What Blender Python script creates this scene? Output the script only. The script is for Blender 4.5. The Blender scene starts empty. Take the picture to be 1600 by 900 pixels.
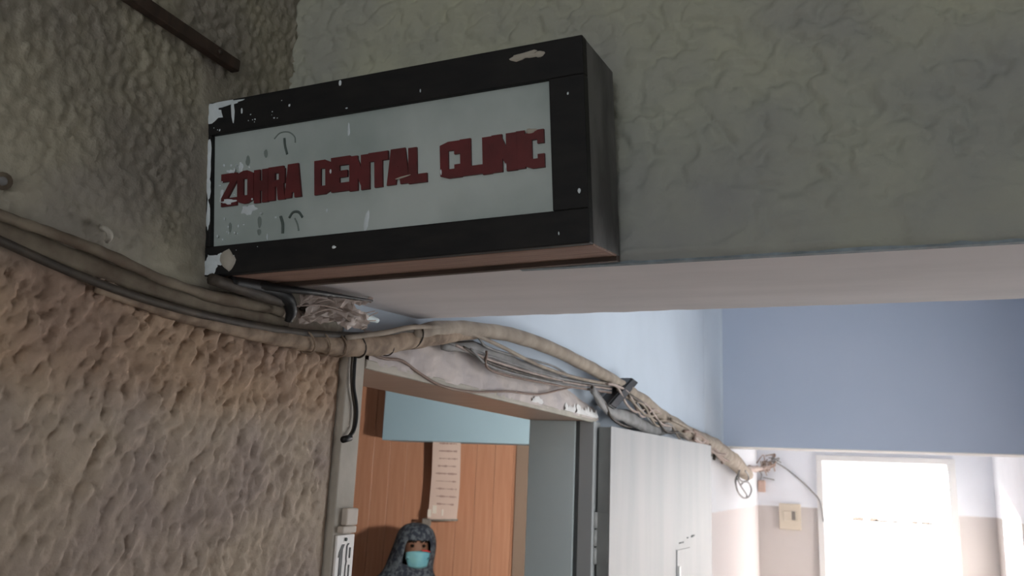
import bpy, bmesh, math, random
import numpy as np
from mathutils import Vector, Matrix, noise

# ------------------------------------------------------------------ camera, sky, sun, exposure
scene = bpy.context.scene
col = scene.collection
CAM = Vector((0.6, 0.0, 1.9))
YAW, PITCH, ROLL = (math.radians(a) for a in (22.774, 12.393, 2.478))
FPX = 1305.76                                   # focal length in pixels of the 1600 x 900 frame
_f = Vector((-math.sin(YAW) * math.cos(PITCH), math.cos(YAW) * math.cos(PITCH), math.sin(PITCH)))
_r = Vector((math.cos(YAW), math.sin(YAW), 0))
_u = _r.cross(_f)
RIGHT = math.cos(ROLL) * _r + math.sin(ROLL) * _u
UP = -math.sin(ROLL) * _r + math.cos(ROLL) * _u
FWD = _f
cam_data = bpy.data.cameras.new('camera')
cam = bpy.data.objects.new('camera', cam_data)
col.objects.link(cam)
m = Matrix((RIGHT, UP, -FWD)).transposed().to_4x4()
m.translation = CAM
cam.matrix_world = m
cam_data.sensor_width = 36.0
cam_data.lens = FPX / 1600 * 36
cam_data.clip_start = 0.02
cam_data.dof.use_dof = True
cam_data.dof.focus_distance = 0.80
cam_data.dof.aperture_fstop = 15.0
scene.camera = cam

world = bpy.data.worlds.new('sky')
scene.world = world
world.use_nodes = True
_bg = world.node_tree.nodes['Background']
_bg.inputs[0].default_value = (0.97, 0.985, 1.0, 1)
_bg.inputs[1].default_value = 3.6

sun_d = bpy.data.lights.new('sun', 'SUN')
sun = bpy.data.objects.new('sun', sun_d)
col.objects.link(sun)
sun_d.energy = 210.0
sun_d.angle = math.radians(3.0)
sun_d.color = (1.0, 0.985, 0.97)
sun.rotation_euler = Vector((1.0, -1.0, -0.31)).to_track_quat('-Z', 'Y').to_euler()

def portal(name, loc, direction, sx, sy):
    d = bpy.data.lights.new(name, 'AREA')
    d.shape = 'RECTANGLE'; d.size = sx; d.size_y = sy
    d.cycles.is_portal = True
    o = bpy.data.objects.new(name, d)
    col.objects.link(o)
    o.location = loc
    o.rotation_euler = Vector(direction).to_track_quat('-Z', 'Z').to_euler()
    return o

scene.view_settings.view_transform = 'Standard'
scene.view_settings.look = 'None'
scene.view_settings.exposure = 0.0
scene.view_settings.gamma = 1.0
scene.view_settings.use_curve_mapping = False
scene.cycles.use_denoising = True
scene.cycles.max_bounces = 10
scene.cycles.diffuse_bounces = 7
scene.cycles.sample_clamp_indirect = 6.0

rng = random.Random(7)

# ------------------------------------------------------------------ helpers
def ray(px, py):
    return RIGHT * ((px - 800) / FPX) - UP * ((py - 450) / FPX) + FWD

def on_x(px, py, x=0.0):
    d = ray(px, py); return CAM + d * ((x - CAM.x) / d.x)

def on_y(px, py, y):
    d = ray(px, py); return CAM + d * ((y - CAM.y) / d.y)

def lin(c):
    return tuple((v / 12.92 if v <= 0.04045 else ((v + 0.055) / 1.055) ** 2.4) for v in c)

def tag(o, label=None, cat=None, group=None, kind=None):
    if label: o['label'] = label
    if cat: o['category'] = cat
    if group: o['group'] = group
    if kind: o['kind'] = kind
    return o

def attach(o, parent, world=True):
    if parent is not None:
        o.parent = parent
        if world:
            o.matrix_parent_inverse = parent.matrix_basis.inverted()
    return o

def obj(name, verts, faces, mat, parent=None, smooth=False, world=True):
    me = bpy.data.meshes.new(name)
    me.from_pydata([tuple(v) for v in verts], [], faces)
    me.materials.append(mat)
    if smooth:
        me.polygons.foreach_set('use_smooth', [True] * len(me.polygons))
    me.update()
    o = bpy.data.objects.new(name, me)
    col.objects.link(o)
    return attach(o, parent, world)

def bm_obj(name, bm, mat, parent=None, smooth=False, world=True):
    bmesh.ops.recalc_face_normals(bm, faces=bm.faces)
    me = bpy.data.meshes.new(name)
    bm.to_mesh(me); bm.free()
    me.materials.append(mat)
    if smooth:
        me.polygons.foreach_set('use_smooth', [True] * len(me.polygons))
    o = bpy.data.objects.new(name, me)
    col.objects.link(o)
    return attach(o, parent, world)

def empty(name, loc=(0, 0, 0)):
    o = bpy.data.objects.new(name, None)
    o.location = loc
    o.empty_display_size = 0.05
    col.objects.link(o)
    return o

def box_bm(x0, x1, y0, y1, z0, z1, bevel=0.0, seg=2, bm=None):
    bm = bm or bmesh.new()
    vs = [bm.verts.new((x, y, z)) for x in (x0, x1) for y in (y0, y1) for z in (z0, z1)]
    fs = [(0, 1, 3, 2), (4, 6, 7, 5), (0, 4, 5, 1), (2, 3, 7, 6), (0, 2, 6, 4), (1, 5, 7, 3)]
    new = [bm.faces.new([vs[i] for i in f]) for f in fs]
    if bevel > 0:
        es = list({e for f in new for e in f.edges})
        bmesh.ops.bevel(bm, geom=es, offset=bevel, segments=seg, profile=0.5, affect='EDGES')
    return bm

def box(name, x0, x1, y0, y1, z0, z1, mat, parent=None, bevel=0.0, world=True):
    return bm_obj(name, box_bm(x0, x1, y0, y1, z0, z1, bevel), mat, parent, world=world)

def smooth_path(pts, n=8):
    pts = [Vector(p) for p in pts]
    if len(pts) < 3: return pts
    out = []
    P = [pts[0] * 2 - pts[1]] + pts + [pts[-1] * 2 - pts[-2]]
    for i in range(1, len(P) - 2):
        a, b, c, d = P[i - 1], P[i], P[i + 1], P[i + 2]
        for k in range(n):
            t = k / n
            out.append(0.5 * ((2 * b) + (c - a) * t + (2 * a - 5 * b + 4 * c - d) * t * t + (3 * b - a - 3 * c + d) * t ** 3))
    out.append(pts[-1])
    return out

def tube(name, pts, r, mat, parent=None, seg=8, n=8, flat=1.0, lump=0.0, world=True, smooth=True, seed=0):
    """round cable along a smoothed path; r is a number or one radius per given point"""
    path = smooth_path(pts, n)
    if isinstance(r, (int, float)):
        rad = [r] * len(path)
    else:
        rad = [r[min(i // n, len(r) - 1)] * (1 - (i % n) / n) + r[min(i // n + 1, len(r) - 1)] * ((i % n) / n) for i in range(len(path))]
    verts, faces = [], []
    prev = None
    for i, p in enumerate(path):
        t = (path[min(i + 1, len(path) - 1)] - path[max(i - 1, 0)]).normalized()
        ref = Vector((1, 0, 0)) if abs(t.x) < 0.85 else Vector((0, 0, 1))
        if prev is None:
            a = (ref - t * ref.dot(t)).normalized()
        else:
            a = (prev - t * prev.dot(t)).normalized()
        prev = a
        b = t.cross(a)
        for k in range(seg):
            an = 2 * math.pi * k / seg
            q = rad[i]
            if lump:
                q *= 1 + lump * noise.noise(Vector((i * 0.35 + seed * 7.1, math.cos(an) * 1.3, math.sin(an) * 1.3 + seed)))
            verts.append(p + a * math.cos(an) * q * flat + b * math.sin(an) * q)
    for i in range(len(path) - 1):
        for k in range(seg):
            k2 = (k + 1) % seg
            faces.append((i * seg + k, i * seg + k2, (i + 1) * seg + k2, (i + 1) * seg + k))
    faces.append(tuple(range(seg - 1, -1, -1)))
    faces.append(tuple((len(path) - 1) * seg + k for k in range(seg)))
    return obj(name, verts, faces, mat, parent, smooth, world)

# ------------------------------------------------------------------ materials
def material(name, base, rough=0.8, var=None, scale=6.0, detail=4.0, bump=0.0, bscale=60.0, spec=0.3, stretch=(1, 1, 1), lo=0.35, hi=0.65, coat=0.0):
    """principled material; colours mix between base and var with a noise"""
    mt = bpy.data.materials.new(name)
    mt.use_nodes = True
    nt = mt.node_tree
    b = nt.nodes['Principled BSDF']
    b.inputs['Roughness'].default_value = rough
    b.inputs['Specular IOR Level'].default_value = spec
    b.inputs['Coat Weight'].default_value = coat
    b.inputs['Base Color'].default_value = (*base, 1)
    co = nt.nodes.new('ShaderNodeTexCoord')
    mp = nt.nodes.new('ShaderNodeMapping')
    mp.inputs['Scale'].default_value = stretch
    nt.links.new(co.outputs['Object'], mp.inputs['Vector'])
    if var is not None:
        n = nt.nodes.new('ShaderNodeTexNoise')
        n.inputs['Scale'].default_value = scale
        n.inputs['Detail'].default_value = detail
        nt.links.new(mp.outputs[0], n.inputs['Vector'])
        cr = nt.nodes.new('ShaderNodeValToRGB')
        cr.color_ramp.elements[0].position = lo
        cr.color_ramp.elements[0].color = (*base, 1)
        cr.color_ramp.elements[1].position = hi
        cr.color_ramp.elements[1].color = (*var, 1)
        nt.links.new(n.outputs['Fac'], cr.inputs['Fac'])
        nt.links.new(cr.outputs['Color'], b.inputs['Base Color'])
    if bump > 0:
        n2 = nt.nodes.new('ShaderNodeTexNoise')
        n2.inputs['Scale'].default_value = bscale
        n2.inputs['Detail'].default_value = 6
        nt.links.new(mp.outputs[0], n2.inputs['Vector'])
        bp = nt.nodes.new('ShaderNodeBump')
        bp.inputs['Strength'].default_value = bump
        bp.inputs['Distance'].default_value = 0.002
        nt.links.new(n2.outputs['Fac'], bp.inputs['Height'])
        nt.links.new(bp.outputs['Normal'], b.inputs['Normal'])
    return mt

def banded(name, stops, soft=0.012, rough=0.85, patch=None, patch_scale=9.0, bump=0.25, bscale=220.0, spec=0.2, wob=0.03, wob_scale=14.0):
    """paint that changes colour with height: stops = [(z, colour), ...] from below upwards"""
    mt = bpy.data.materials.new(name)
    mt.use_nodes = True
    nt = mt.node_tree
    b = nt.nodes['Principled BSDF']
    b.inputs['Roughness'].default_value = rough
    b.inputs['Specular IOR Level'].default_value = spec
    geo = nt.nodes.new('ShaderNodeNewGeometry')
    sep = nt.nodes.new('ShaderNodeSeparateXYZ')
    nt.links.new(geo.outputs['Position'], sep.inputs[0])
    n = nt.nodes.new('ShaderNodeTexNoise')
    n.inputs['Scale'].default_value = wob_scale
    n.inputs['Detail'].default_value = 5
    nt.links.new(geo.outputs['Position'], n.inputs['Vector'])
    ma = nt.nodes.new('ShaderNodeMath'); ma.operation = 'MULTIPLY_ADD'
    nt.links.new(n.outputs['Fac'], ma.inputs[0]); ma.inputs[1].default_value = wob
    nt.links.new(sep.outputs['Z'], ma.inputs[2])
    cur = None
    for i, (z, c) in enumerate(stops):
        if i == 0:
            rgb = nt.nodes.new('ShaderNodeRGB'); rgb.outputs[0].default_value = (*c, 1)
            cur = rgb.outputs[0]; continue
        mr = nt.nodes.new('ShaderNodeMapRange')
        mr.inputs['From Min'].default_value = z - soft + wob / 2
        mr.inputs['From Max'].default_value = z + soft + wob / 2
        nt.links.new(ma.outputs[0], mr.inputs['Value'])
        mx = nt.nodes.new('ShaderNodeMix'); mx.data_type = 'RGBA'
        nt.links.new(mr.outputs[0], mx.inputs['Factor'])
        nt.links.new(cur, mx.inputs['A'])
        mx.inputs['B'].default_value = (*c, 1)
        cur = mx.outputs['Result']
    if patch is not None:
        n3 = nt.nodes.new('ShaderNodeTexNoise')
        n3.inputs['Scale'].default_value = patch_scale
        n3.inputs['Detail'].default_value = 6
        nt.links.new(geo.outputs['Position'], n3.inputs['Vector'])
        cr = nt.nodes.new('ShaderNodeValToRGB')
        cr.color_ramp.elements[0].position = 0.38; cr.color_ramp.elements[0].color = (*patch[0], 1)
        cr.color_ramp.elements[1].position = 0.62; cr.color_ramp.elements[1].color = (*patch[1], 1)
        nt.links.new(n3.outputs['Fac'], cr.inputs['Fac'])
        mx = nt.nodes.new('ShaderNodeMix'); mx.data_type = 'RGBA'; mx.blend_type = 'MULTIPLY'
        mx.inputs['Factor'].default_value = 1.0
        nt.links.new(cur, mx.inputs['A']); nt.links.new(cr.outputs['Color'], mx.inputs['B'])
        cur = mx.outputs['Result']
    nt.links.new(cur, b.inputs['Base Color'])
    if bump:
        n2 = nt.nodes.new('ShaderNodeTexNoise')
        n2.inputs['Scale'].default_value = bscale; n2.inputs['Detail'].default_value = 5
        nt.links.new(geo.outputs['Position'], n2.inputs['Vector'])
        bp = nt.nodes.new('ShaderNodeBump')
        bp.inputs['Strength'].default_value = bump; bp.inputs['Distance'].default_value = 0.002
        nt.links.new(n2.outputs['Fac'], bp.inputs['Height'])
        nt.links.new(bp.outputs['Normal'], b.inputs['Normal'])
    return mt

M = {}
M['stucco'] = banded('stucco_paint', [(0, (0.43, 0.355, 0.295)), (1.955, (0.42, 0.305, 0.225)), (2.05, (0.40, 0.375, 0.31))],
                     soft=0.02, patch=((0.88, 0.865, 0.90), (1.10, 1.09, 1.03)), patch_scale=9, wob=0.05, wob_scale=9, bump=0.55, bscale=260)
M['beam_stucco'] = banded('beam_stucco_paint', [(0, (0.385, 0.40, 0.365)), (2.30, (0.475, 0.48, 0.395))],
                          soft=0.08, patch=((0.88, 0.88, 0.92), (1.08, 1.08, 1.0)), patch_scale=7, bump=0.5, bscale=150)
M['soffit'] = material('soffit_paint', (0.74, 0.70, 0.70), 0.75, (0.67, 0.635, 0.635), scale=5, stretch=(1, 3, 1), bump=0.15, bscale=90)
M['edge_blue'] = material('blue_paint_edge', (0.30, 0.36, 0.40), 0.7, (0.20, 0.24, 0.26), scale=60)
M['blue_wall'] = banded('pale_blue_paint', [(0, (0.72, 0.66, 0.645)), (1.765, (0.515, 0.58, 0.655))], soft=0.004, wob=0.006, bump=0.1,
                        patch=((0.97, 0.97, 0.97), (1.03, 1.03, 1.03)), patch_scale=3)
M['end_wall'] = banded('two_tone_paint', [(0, (0.53, 0.495, 0.475)), (1.765, (0.86, 0.88, 0.92))], soft=0.004, wob=0.006, bump=0.1,
                       patch=((0.97, 0.97, 0.97), (1.03, 1.03, 1.03)), patch_scale=3)
M['white_over_pink'] = banded('white_over_pink_paint', [(0, (0.72, 0.66, 0.645)), (1.765, (0.84, 0.85, 0.88))], soft=0.004, wob=0.006, bump=0.1)
M['beam_blue'] = material('blue_grey_paint', (0.485, 0.545, 0.66), 0.8, (0.465, 0.53, 0.645), scale=3)
M['white_paint'] = material('white_paint', (0.80, 0.79, 0.77), 0.7)
M['ceiling'] = material('ceiling_paint', (0.62, 0.64, 0.66), 0.9)
M['floor'] = material('floor_terrazzo', (0.45, 0.435, 0.42), 0.45, (0.38, 0.37, 0.36), scale=40)
M['dim_wall'] = material('dull_olive_paint', (0.30, 0.30, 0.26), 0.9, (0.26, 0.26, 0.23), scale=4)
M['black_wood'] = material('black_painted_wood', (0.010, 0.010, 0.011), 0.6, (0.016, 0.0155, 0.015), scale=25, stretch=(1, 1, 3), bump=0.15, bscale=70, spec=0.25)
M['end_wood'] = material('dusty_black_board', (0.10, 0.10, 0.098), 0.75, (0.20, 0.20, 0.195), scale=12, stretch=(1, 2, 1), bump=0.3, bscale=90)
M['raw_wood'] = material('raw_brown_wood', (0.21, 0.125, 0.095), 0.7, (0.30, 0.19, 0.145), scale=14, stretch=(1.2, 14, 14), bump=0.3, bscale=60)
M['dark_wood'] = material('dark_brown_wood', (0.085, 0.055, 0.042), 0.65, (0.055, 0.038, 0.03), scale=20, stretch=(1, 4, 1))
M['glass_panel'] = material('frosted_panel', (0.33, 0.395, 0.38), 0.45, (0.52, 0.585, 0.57), scale=7, detail=6, spec=0.45, bump=0.05, bscale=200)
M['red'] = material('dark_red_letters', (0.150, 0.026, 0.028), 0.55, (0.095, 0.020, 0.021), scale=30, spec=0.35)
M['splash'] = material('pale_blue_paint_splash', (0.74, 0.81, 0.85), 0.6, (0.62, 0.69, 0.72), scale=60)
M['cream'] = material('cream_putty', (0.42, 0.39, 0.33), 0.8, (0.50, 0.47, 0.41), scale=40, bump=0.2)
M['smudge'] = material('dark_smudge', (0.10, 0.13, 0.12), 0.7)
M['smudge_soft'] = material('faint_smudge', (0.215, 0.26, 0.245), 0.7)
M['cable_dark'] = material('dark_cable', (0.040, 0.032, 0.026), 0.6, (0.075, 0.06, 0.046), scale=40)
M['cable_black'] = material('black_cable', (0.012, 0.012, 0.013), 0.45)
M['tape'] = material('painted_brown_tape', (0.36, 0.275, 0.20), 0.8, (0.17, 0.12, 0.085), scale=45, detail=7, bump=0.5, bscale=160)
M['olive_cover'] = material('olive_painted_cable', (0.225, 0.19, 0.14), 0.8, (0.13, 0.098, 0.07), scale=32, detail=7, bump=0.4, bscale=120)
M['trunk'] = material('dusty_tan_cable', (0.35, 0.295, 0.235), 0.75, (0.22, 0.18, 0.145), scale=26, detail=7, bump=0.3, bscale=120)
M['wire_grey'] = material('grey_wire', (0.25, 0.245, 0.24), 0.6, (0.17, 0.165, 0.16), scale=30)
M['wire_brown'] = material('brown_wire', (0.20, 0.135, 0.105), 0.6)
M['wire_pale'] = material('pale_pink_wire', (0.44, 0.36, 0.32), 0.7, (0.30, 0.235, 0.205), scale=30)
M['plastic'] = material('torn_plastic', (0.44, 0.37, 0.33), 0.45, (0.27, 0.215, 0.185), scale=40, spec=0.5)
M['plaster'] = material('patch_plaster', (0.60, 0.53, 0.49), 0.9, (0.46, 0.415, 0.41), scale=14, detail=7, bump=0.5, bscale=120)
M['frame_tan'] = material('tan_door_frame', (0.50, 0.35, 0.26), 0.4, (0.44, 0.29, 0.21), scale=9, stretch=(1, 6, 1), spec=0.4)
M['frame_front'] = material('dull_cream_paint', (0.47, 0.43, 0.37), 0.7, (0.38, 0.35, 0.30), scale=20, bump=0.3)
M['frame_grey'] = material('grey_green_paint', (0.75, 0.86, 0.87), 0.45, (0.72, 0.83, 0.84), scale=6, spec=0.4)
M['frame_stop'] = material('grey_paint', (0.43, 0.45, 0.45), 0.5)
M['frame_groove'] = material('dark_grey_rebate', (0.12, 0.13, 0.13), 0.7)
M['leaf'] = material('streaked_white_door', (0.41, 0.40, 0.392), 0.42, (0.345, 0.345, 0.345), scale=5, detail=6, stretch=(1, 2.2, 0.3), spec=0.45)
M['leaf_edge'] = material('grey_door_edge', (0.30, 0.31, 0.30), 0.55, (0.25, 0.26, 0.255), scale=10)
M['steel'] = material('dull_steel', (0.42, 0.43, 0.42), 0.4, spec=0.6)
M['plate'] = material('white_enamel', (0.86, 0.83, 0.80), 0.45)
M['cream_block'] = material('cream_block', (0.62, 0.55, 0.48), 0.6, (0.55, 0.485, 0.42), scale=30)
M['ink'] = material('black_ink', (0.02, 0.02, 0.022), 0.5)
M['panel_wood'] = material('orange_brown_laminate', (0.46, 0.245, 0.165), 0.30, (0.52, 0.295, 0.205), scale=7, stretch=(10, 1, 0.5), spec=0.5)
M['groove'] = material('groove_brown', (0.10, 0.04, 0.025), 0.7)
M['inner_blue'] = material('teal_blue_paint', (0.285, 0.435, 0.56), 0.7, (0.27, 0.42, 0.54), scale=3)
M['inner_wall'] = material('inner_room_laminate', (0.15, 0.09, 0.062), 0.85)
M['pilaster'] = material('grey_brown_paint', (0.23, 0.18, 0.15), 0.8)
M['paper'] = material('pale_pink_paper', (0.64, 0.545, 0.52), 0.5, (0.60, 0.505, 0.48), scale=5)
M['print'] = material('faded_print', (0.36, 0.27, 0.26), 0.7)
M['painted_glare'] = material('painted_white_glare', (0.72, 0.72, 0.70), 0.35)  # plain white standing in for sun spots and paper highlights
M['skin'] = material('skin', (0.13, 0.07, 0.05), 0.6)
M['dress'] = material('dark_dress', (0.035, 0.045, 0.06), 0.85, (0.10, 0.12, 0.14), scale=22, lo=0.45, hi=0.6)
M['scarf'] = material('patterned_scarf', (0.012, 0.018, 0.032), 0.85, (0.070, 0.090, 0.112), scale=48, detail=3, lo=0.44, hi=0.60)
M['mask'] = material('pale_blue_mask', (0.09, 0.27, 0.36), 0.7, (0.14, 0.33, 0.38), scale=16)
M['strap'] = material('red_strap', (0.35, 0.03, 0.03), 0.6)
M['eye'] = material('dark_eye', (0.01, 0.008, 0.007), 0.2)
M['switch_plate'] = material('cream_plastic', (0.55, 0.49, 0.40), 0.45)
M['switch_dark'] = material('switch_dark', (0.10, 0.09, 0.08), 0.5)
M['socket'] = material('pinkish_brown_block', (0.42, 0.30, 0.25), 0.7)
M['parapet'] = material('sunlit_parapet', (0.86, 0.86, 0.85), 0.8)

# ------------------------------------------------------------------ relief functions (numpy)
def hash2(ix, iy, s):
    h = (ix.astype(np.int64) * 374761393 + iy.astype(np.int64) * 668265263 + s * 1442695041) & 0x7fffffff
    h = ((h ^ (h >> 13)) * 1274126177) & 0x7fffffff
    return ((h ^ (h >> 16)) & 0xffff) / 65535.0

def vnoise(x, y, s=0):
    ix, iy = np.floor(x), np.floor(y)
    fx, fy = x - ix, y - iy
    fx = fx * fx * (3 - 2 * fx); fy = fy * fy * (3 - 2 * fy)
    a = hash2(ix, iy, s); b = hash2(ix + 1, iy, s); c = hash2(ix, iy + 1, s); d = hash2(ix + 1, iy + 1, s)
    return (a * (1 - fx) + b * fx) * (1 - fy) + (c * (1 - fx) + d * fx) * fy

def fbm(x, y, s=0, o=4):
    v = np.zeros_like(x); a = 0.5
    for i in range(o):
        v += a * vnoise(x * 2 ** i, y * 2 ** i, s + i * 17); a *= 0.5
    return v

def worley(x, y, s=0):
    ix, iy = np.floor(x), np.floor(y)
    f1 = np.full_like(x, 9.0); f2 = np.full_like(x, 9.0); hid = np.zeros_like(x)
    for dx in (-1, 0, 1):
        for dy in (-1, 0, 1):
            cx, cy = ix + dx, iy + dy
            px = cx + 0.1 + 0.8 * hash2(cx, cy, s); py = cy + 0.1 + 0.8 * hash2(cx, cy, s + 99)
            d = np.hypot(x - px, y - py)
            closer = d < f1
            f2 = np.where(closer, f1, np.minimum(f2, d))
            hid = np.where(closer, hash2(cx, cy, s + 5), hid)
            f1 = np.where(closer, d, f1)
    return f1, f2, hid

def sstep(a, b, x):
    t = np.clip((x - a) / (b - a), 0, 1); return t * t * (3 - 2 * t)

def blobs(x, y, s=0, r0=0.38, r1=0.78):
    """overlapping rounded lumps on a jittered grid"""
    ix, iy = np.floor(x), np.floor(y)
    h = np.zeros_like(x)
    for dx in (-1, 0, 1):
        for dy in (-1, 0, 1):
            cx, cy = ix + dx, iy + dy
            px = cx + hash2(cx, cy, s); py = cy + hash2(cx, cy, s + 99)
            r = r0 + (r1 - r0) * hash2(cx, cy, s + 7)
            d2 = ((x - px) ** 2 + (y - py) ** 2) / (r * r)
            h = np.maximum(h, (0.35 + 0.65 * hash2(cx, cy, s + 5)) * np.sqrt(np.clip(1 - d2, 0, 1)))
    return h

def rough_left(y, z):
    """relief of the near side wall: dragged popcorn stucco below the cables, softer above"""
    wx = y + 0.007 * (fbm(y * 60, z * 60, 3) - 0.5) * 2
    wz = z + 0.007 * (fbm(y * 60, z * 60, 8) - 0.5) * 2
    s = (wx * 0.80 + wz * -0.42) * 92
    t = (wx * 0.42 + wz * 0.80) * 52
    b1 = blobs(s, t, 1)
    b2 = blobs(s * 1.9 + 5, t * 2.3, 4)
    low = 0.0080 * b1 + 0.0042 * b2 + 0.005 * (fbm(y * 24, z * 24, 6) - 0.5) + 0.0020 * (fbm(y * 260, z * 260, 9) - 0.5)
    low = low * (0.75 + 0.4 * sstep(1.93, 2.0, z))
    u1 = blobs(wx * 118, wz * 105, 11, 0.3, 0.7)
    up = 0.0034 * u1 + 0.0036 * (fbm(y * 95, z * 95, 12) - 0.5) + 0.003 * (fbm(y * 20, z * 20, 14) - 0.5)
    k = sstep(2.035, 2.055, z + 0.012 * (fbm(y * 30, z * 30, 20) - 0.5))
    return low * (1 - k) + up * k + k * 0.003

def rough_beam(x, z):
    """knock-down trowelled relief of the near beam, smoother along its lower edge"""
    wx = x + 0.012 * (fbm(x * 45, z * 45, 31) - 0.5) * 2
    wz = z + 0.012 * (fbm(x * 45, z * 45, 32) - 0.5) * 2
    b = blobs(wx * 62, wz * 74, 33, 0.42, 0.85)
    b = np.minimum(b, 0.62)
    n = fbm(x * 75, z * 75, 34)
    h = 0.0095 * b + 0.0040 * (n - 0.5) + 0.004 * (fbm(x * 14, z * 14, 36) - 0.5)
    smooth = 1 - sstep(2.10, 2.20, z + 0.09 * (fbm(x * 9, z * 9, 38) - 0.5))
    tr = fbm(x * 10 + 2 * fbm(x * 8, z * 8, 41), z * 16, 42)
    ridge = 0.0045 * (1 - np.abs(2 * ((tr * 5) % 1) - 1)) ** 4 + 0.004 * (fbm(x * 18, z * 30, 43) - 0.5)
    return h * (1 - 0.85 * smooth) + (ridge + 0.003) * smooth

def grid_sheet(us, vs, fn):
    """verts/faces of a sheet over the sorted coordinates us x vs"""
    U, V = np.meshgrid(us, vs, indexing='ij')
    P = fn(U, V).reshape(-1, 3)
    nu, nv = len(us), len(vs)
    i = np.arange(nu - 1)[:, None] * nv + np.arange(nv - 1)[None, :]
    F = np.stack([i, i + nv, i + nv + 1, i + 1], -1).reshape(-1, 4)
    return P, F

def fast_obj(name, P, F, mat, parent=None, smooth=True):
    return obj(name, P.tolist(), [tuple(f) for f in F.tolist()], mat, parent, smooth)

# ------------------------------------------------------------------ the setting
CEIL = 2.85
XR = 1.28            # right wall of the corridor
DOOR0, DOOR1, DTOP = 0.925, 1.93, 2.026
YB0, YB1 = 0.735, 1.07
YF0, YF1 = 3.85, 4.08
YEND = 5.49
WT = 0.148           # thickness of the side wall
REAR = -2.3

# near side wall with rough stucco
ys = np.concatenate([np.linspace(REAR, -0.26, 10), np.arange(-0.25, 0.30, 0.0045), np.arange(0.303, 0.8855, 0.0027)])
zs = np.concatenate([np.linspace(0, 1.62, 8), np.arange(1.623, 2.46, 0.0027), np.linspace(2.47, CEIL, 4)])
def f_left(Y, Z):
    h = rough_left(Y, Z)
    h = h * sstep(-0.26, -0.2, Y) * sstep(1.58, 1.66, Z)
    h = h * (1 - 0.85 * sstep(0.868, 0.882, Y)) - 0.0
    # smoother mortar strip where the sign is let into the wall
    k = sstep(0.585, 0.605, Y + 0.03 * (fbm(Y * 40, Z * 40, 60) - 0.5)) * (1 - sstep(0.64, 0.66, Y)) * sstep(2.05, 2.07, Z) * (1 - sstep(2.27, 2.30, Z))
    h = h * (1 - 0.8 * k) + 0.004 * k
    return np.stack([h - 0.002, Y, Z], -1)
P, F = grid_sheet(ys, zs, f_left)
wl = fast_obj('wall_left', P, F, M['stucco'])
tag(wl, 'rough stucco side wall, olive above the cables and brown-beige below', kind='structure')

# passage part of the side wall: over the door and on to the far end
bm = bmesh.new()
box_bm(-WT, 0, 0.8855, 0.9251, 0, CEIL, bm=bm)
box_bm(-WT, 0, 0.925, 1.955, DTOP + 0.012, CEIL, bm=bm)
box_bm(-WT, 0, 1.955, 3.68, 0, CEIL, bm=bm)
wp = bm_obj('wall_left_passage', bm, M['blue_wall'])
tag(wp, 'pale blue side wall of the passage over and beyond the door', kind='structure')
tag(box('wall_left_end', -WT, 0, 3.68, YEND, 0, CEIL, M['white_over_pink']), 'side wall by the far corner, white above and pinkish beige below', kind='structure')
box('wall_left_core', -WT, -0.012, REAR, 0.884, 0, CEIL, M['inner_wall'])
tag(bpy.data.objects['wall_left_core'], 'inner room face of the stucco side wall', kind='structure')

# near beam: rough front, painted underside
xs = np.concatenate([np.arange(0.0, 0.95, 0.003), np.linspace(0.96, XR, 6)])
zb = np.concatenate([np.arange(2.094, 2.50, 0.003), np.linspace(2.51, CEIL, 4)])
def f_beam(X, Z):
    h = rough_beam(X, Z)
    h = h * sstep(2.094, 2.102, Z)
    return np.stack([X, YB0 - h, Z], -1)
P, F = grid_sheet(xs, zb, f_beam)
bf = fast_obj('wall_near_beam', P, F, M['beam_stucco'])
tag(bf, 'grey-green trowelled face of the beam crossing the corridor behind the sign', kind='structure')
vb = []
us = np.linspace(0, XR, 200)
for x in us:
    j = 0.0010 * noise.noise(Vector((x * 30, 0, 2)))
    vb += [(x, YB0, 2.094), (x, YB1, 2.115 + j), (x, YB1, CEIL)]
fb = []
for i in range(len(us) - 1):
    a = i * 3
    fb += [(a, a + 1, a + 4, a + 3), (a + 1, a + 2, a + 5, a + 4)]
so = obj('beam_underside', vb, fb, M['soffit'], bf)
vb, fb = [], []
for i, x in enumerate(np.linspace(0.30, XR, 220)):
    h = 0.0022 + 0.0025 * max(0, noise.noise(Vector((x * 55, 3, 0)))) + 0.002 * max(0, noise.noise(Vector((x * 14, 8, 0))))
    vb += [(x, YB0 - 0.0032, 2.0925), (x, YB0 - 0.0026, 2.0925 + h), (x, YB0 + 0.004, 2.0925)]
    if i:
        a = (i - 1) * 3
        fb += [(a, a + 3, a + 4, a + 1), (a, a + 2, a + 5, a + 3)]
obj('painted_edge', vb, fb, M['edge_blue'], bf)

fbm_o = box('wall_far_beam', 0, XR, YF0, YF1, 2.052, CEIL, M['beam_blue'])
tag(fbm_o, 'smooth blue-grey beam crossing the far part of the passage', kind='structure')
vv, ff = [], []
for k in range(17):
    a = k / 16 * math.pi / 2
    for z in (2.054, CEIL - 0.001):
        vv.append((0.035 * (1 - math.cos(a)) + 0.0006, YF0 - 0.30 + 0.2994 * math.sin(a), z))
    if k: ff.append((2 * k - 2, 2 * k, 2 * k + 1, 2 * k - 1))
ff.append(tuple(range(0, 34, 2)))
obj('corner_cove', vv, ff, M['blue_wall'], fbm_o, True)
box('painted_underside', 0.0, XR, YF0 + 0.002, YF1 + 0.002, 2.048, 2.0519, M['white_paint'], fbm_o)

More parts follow.
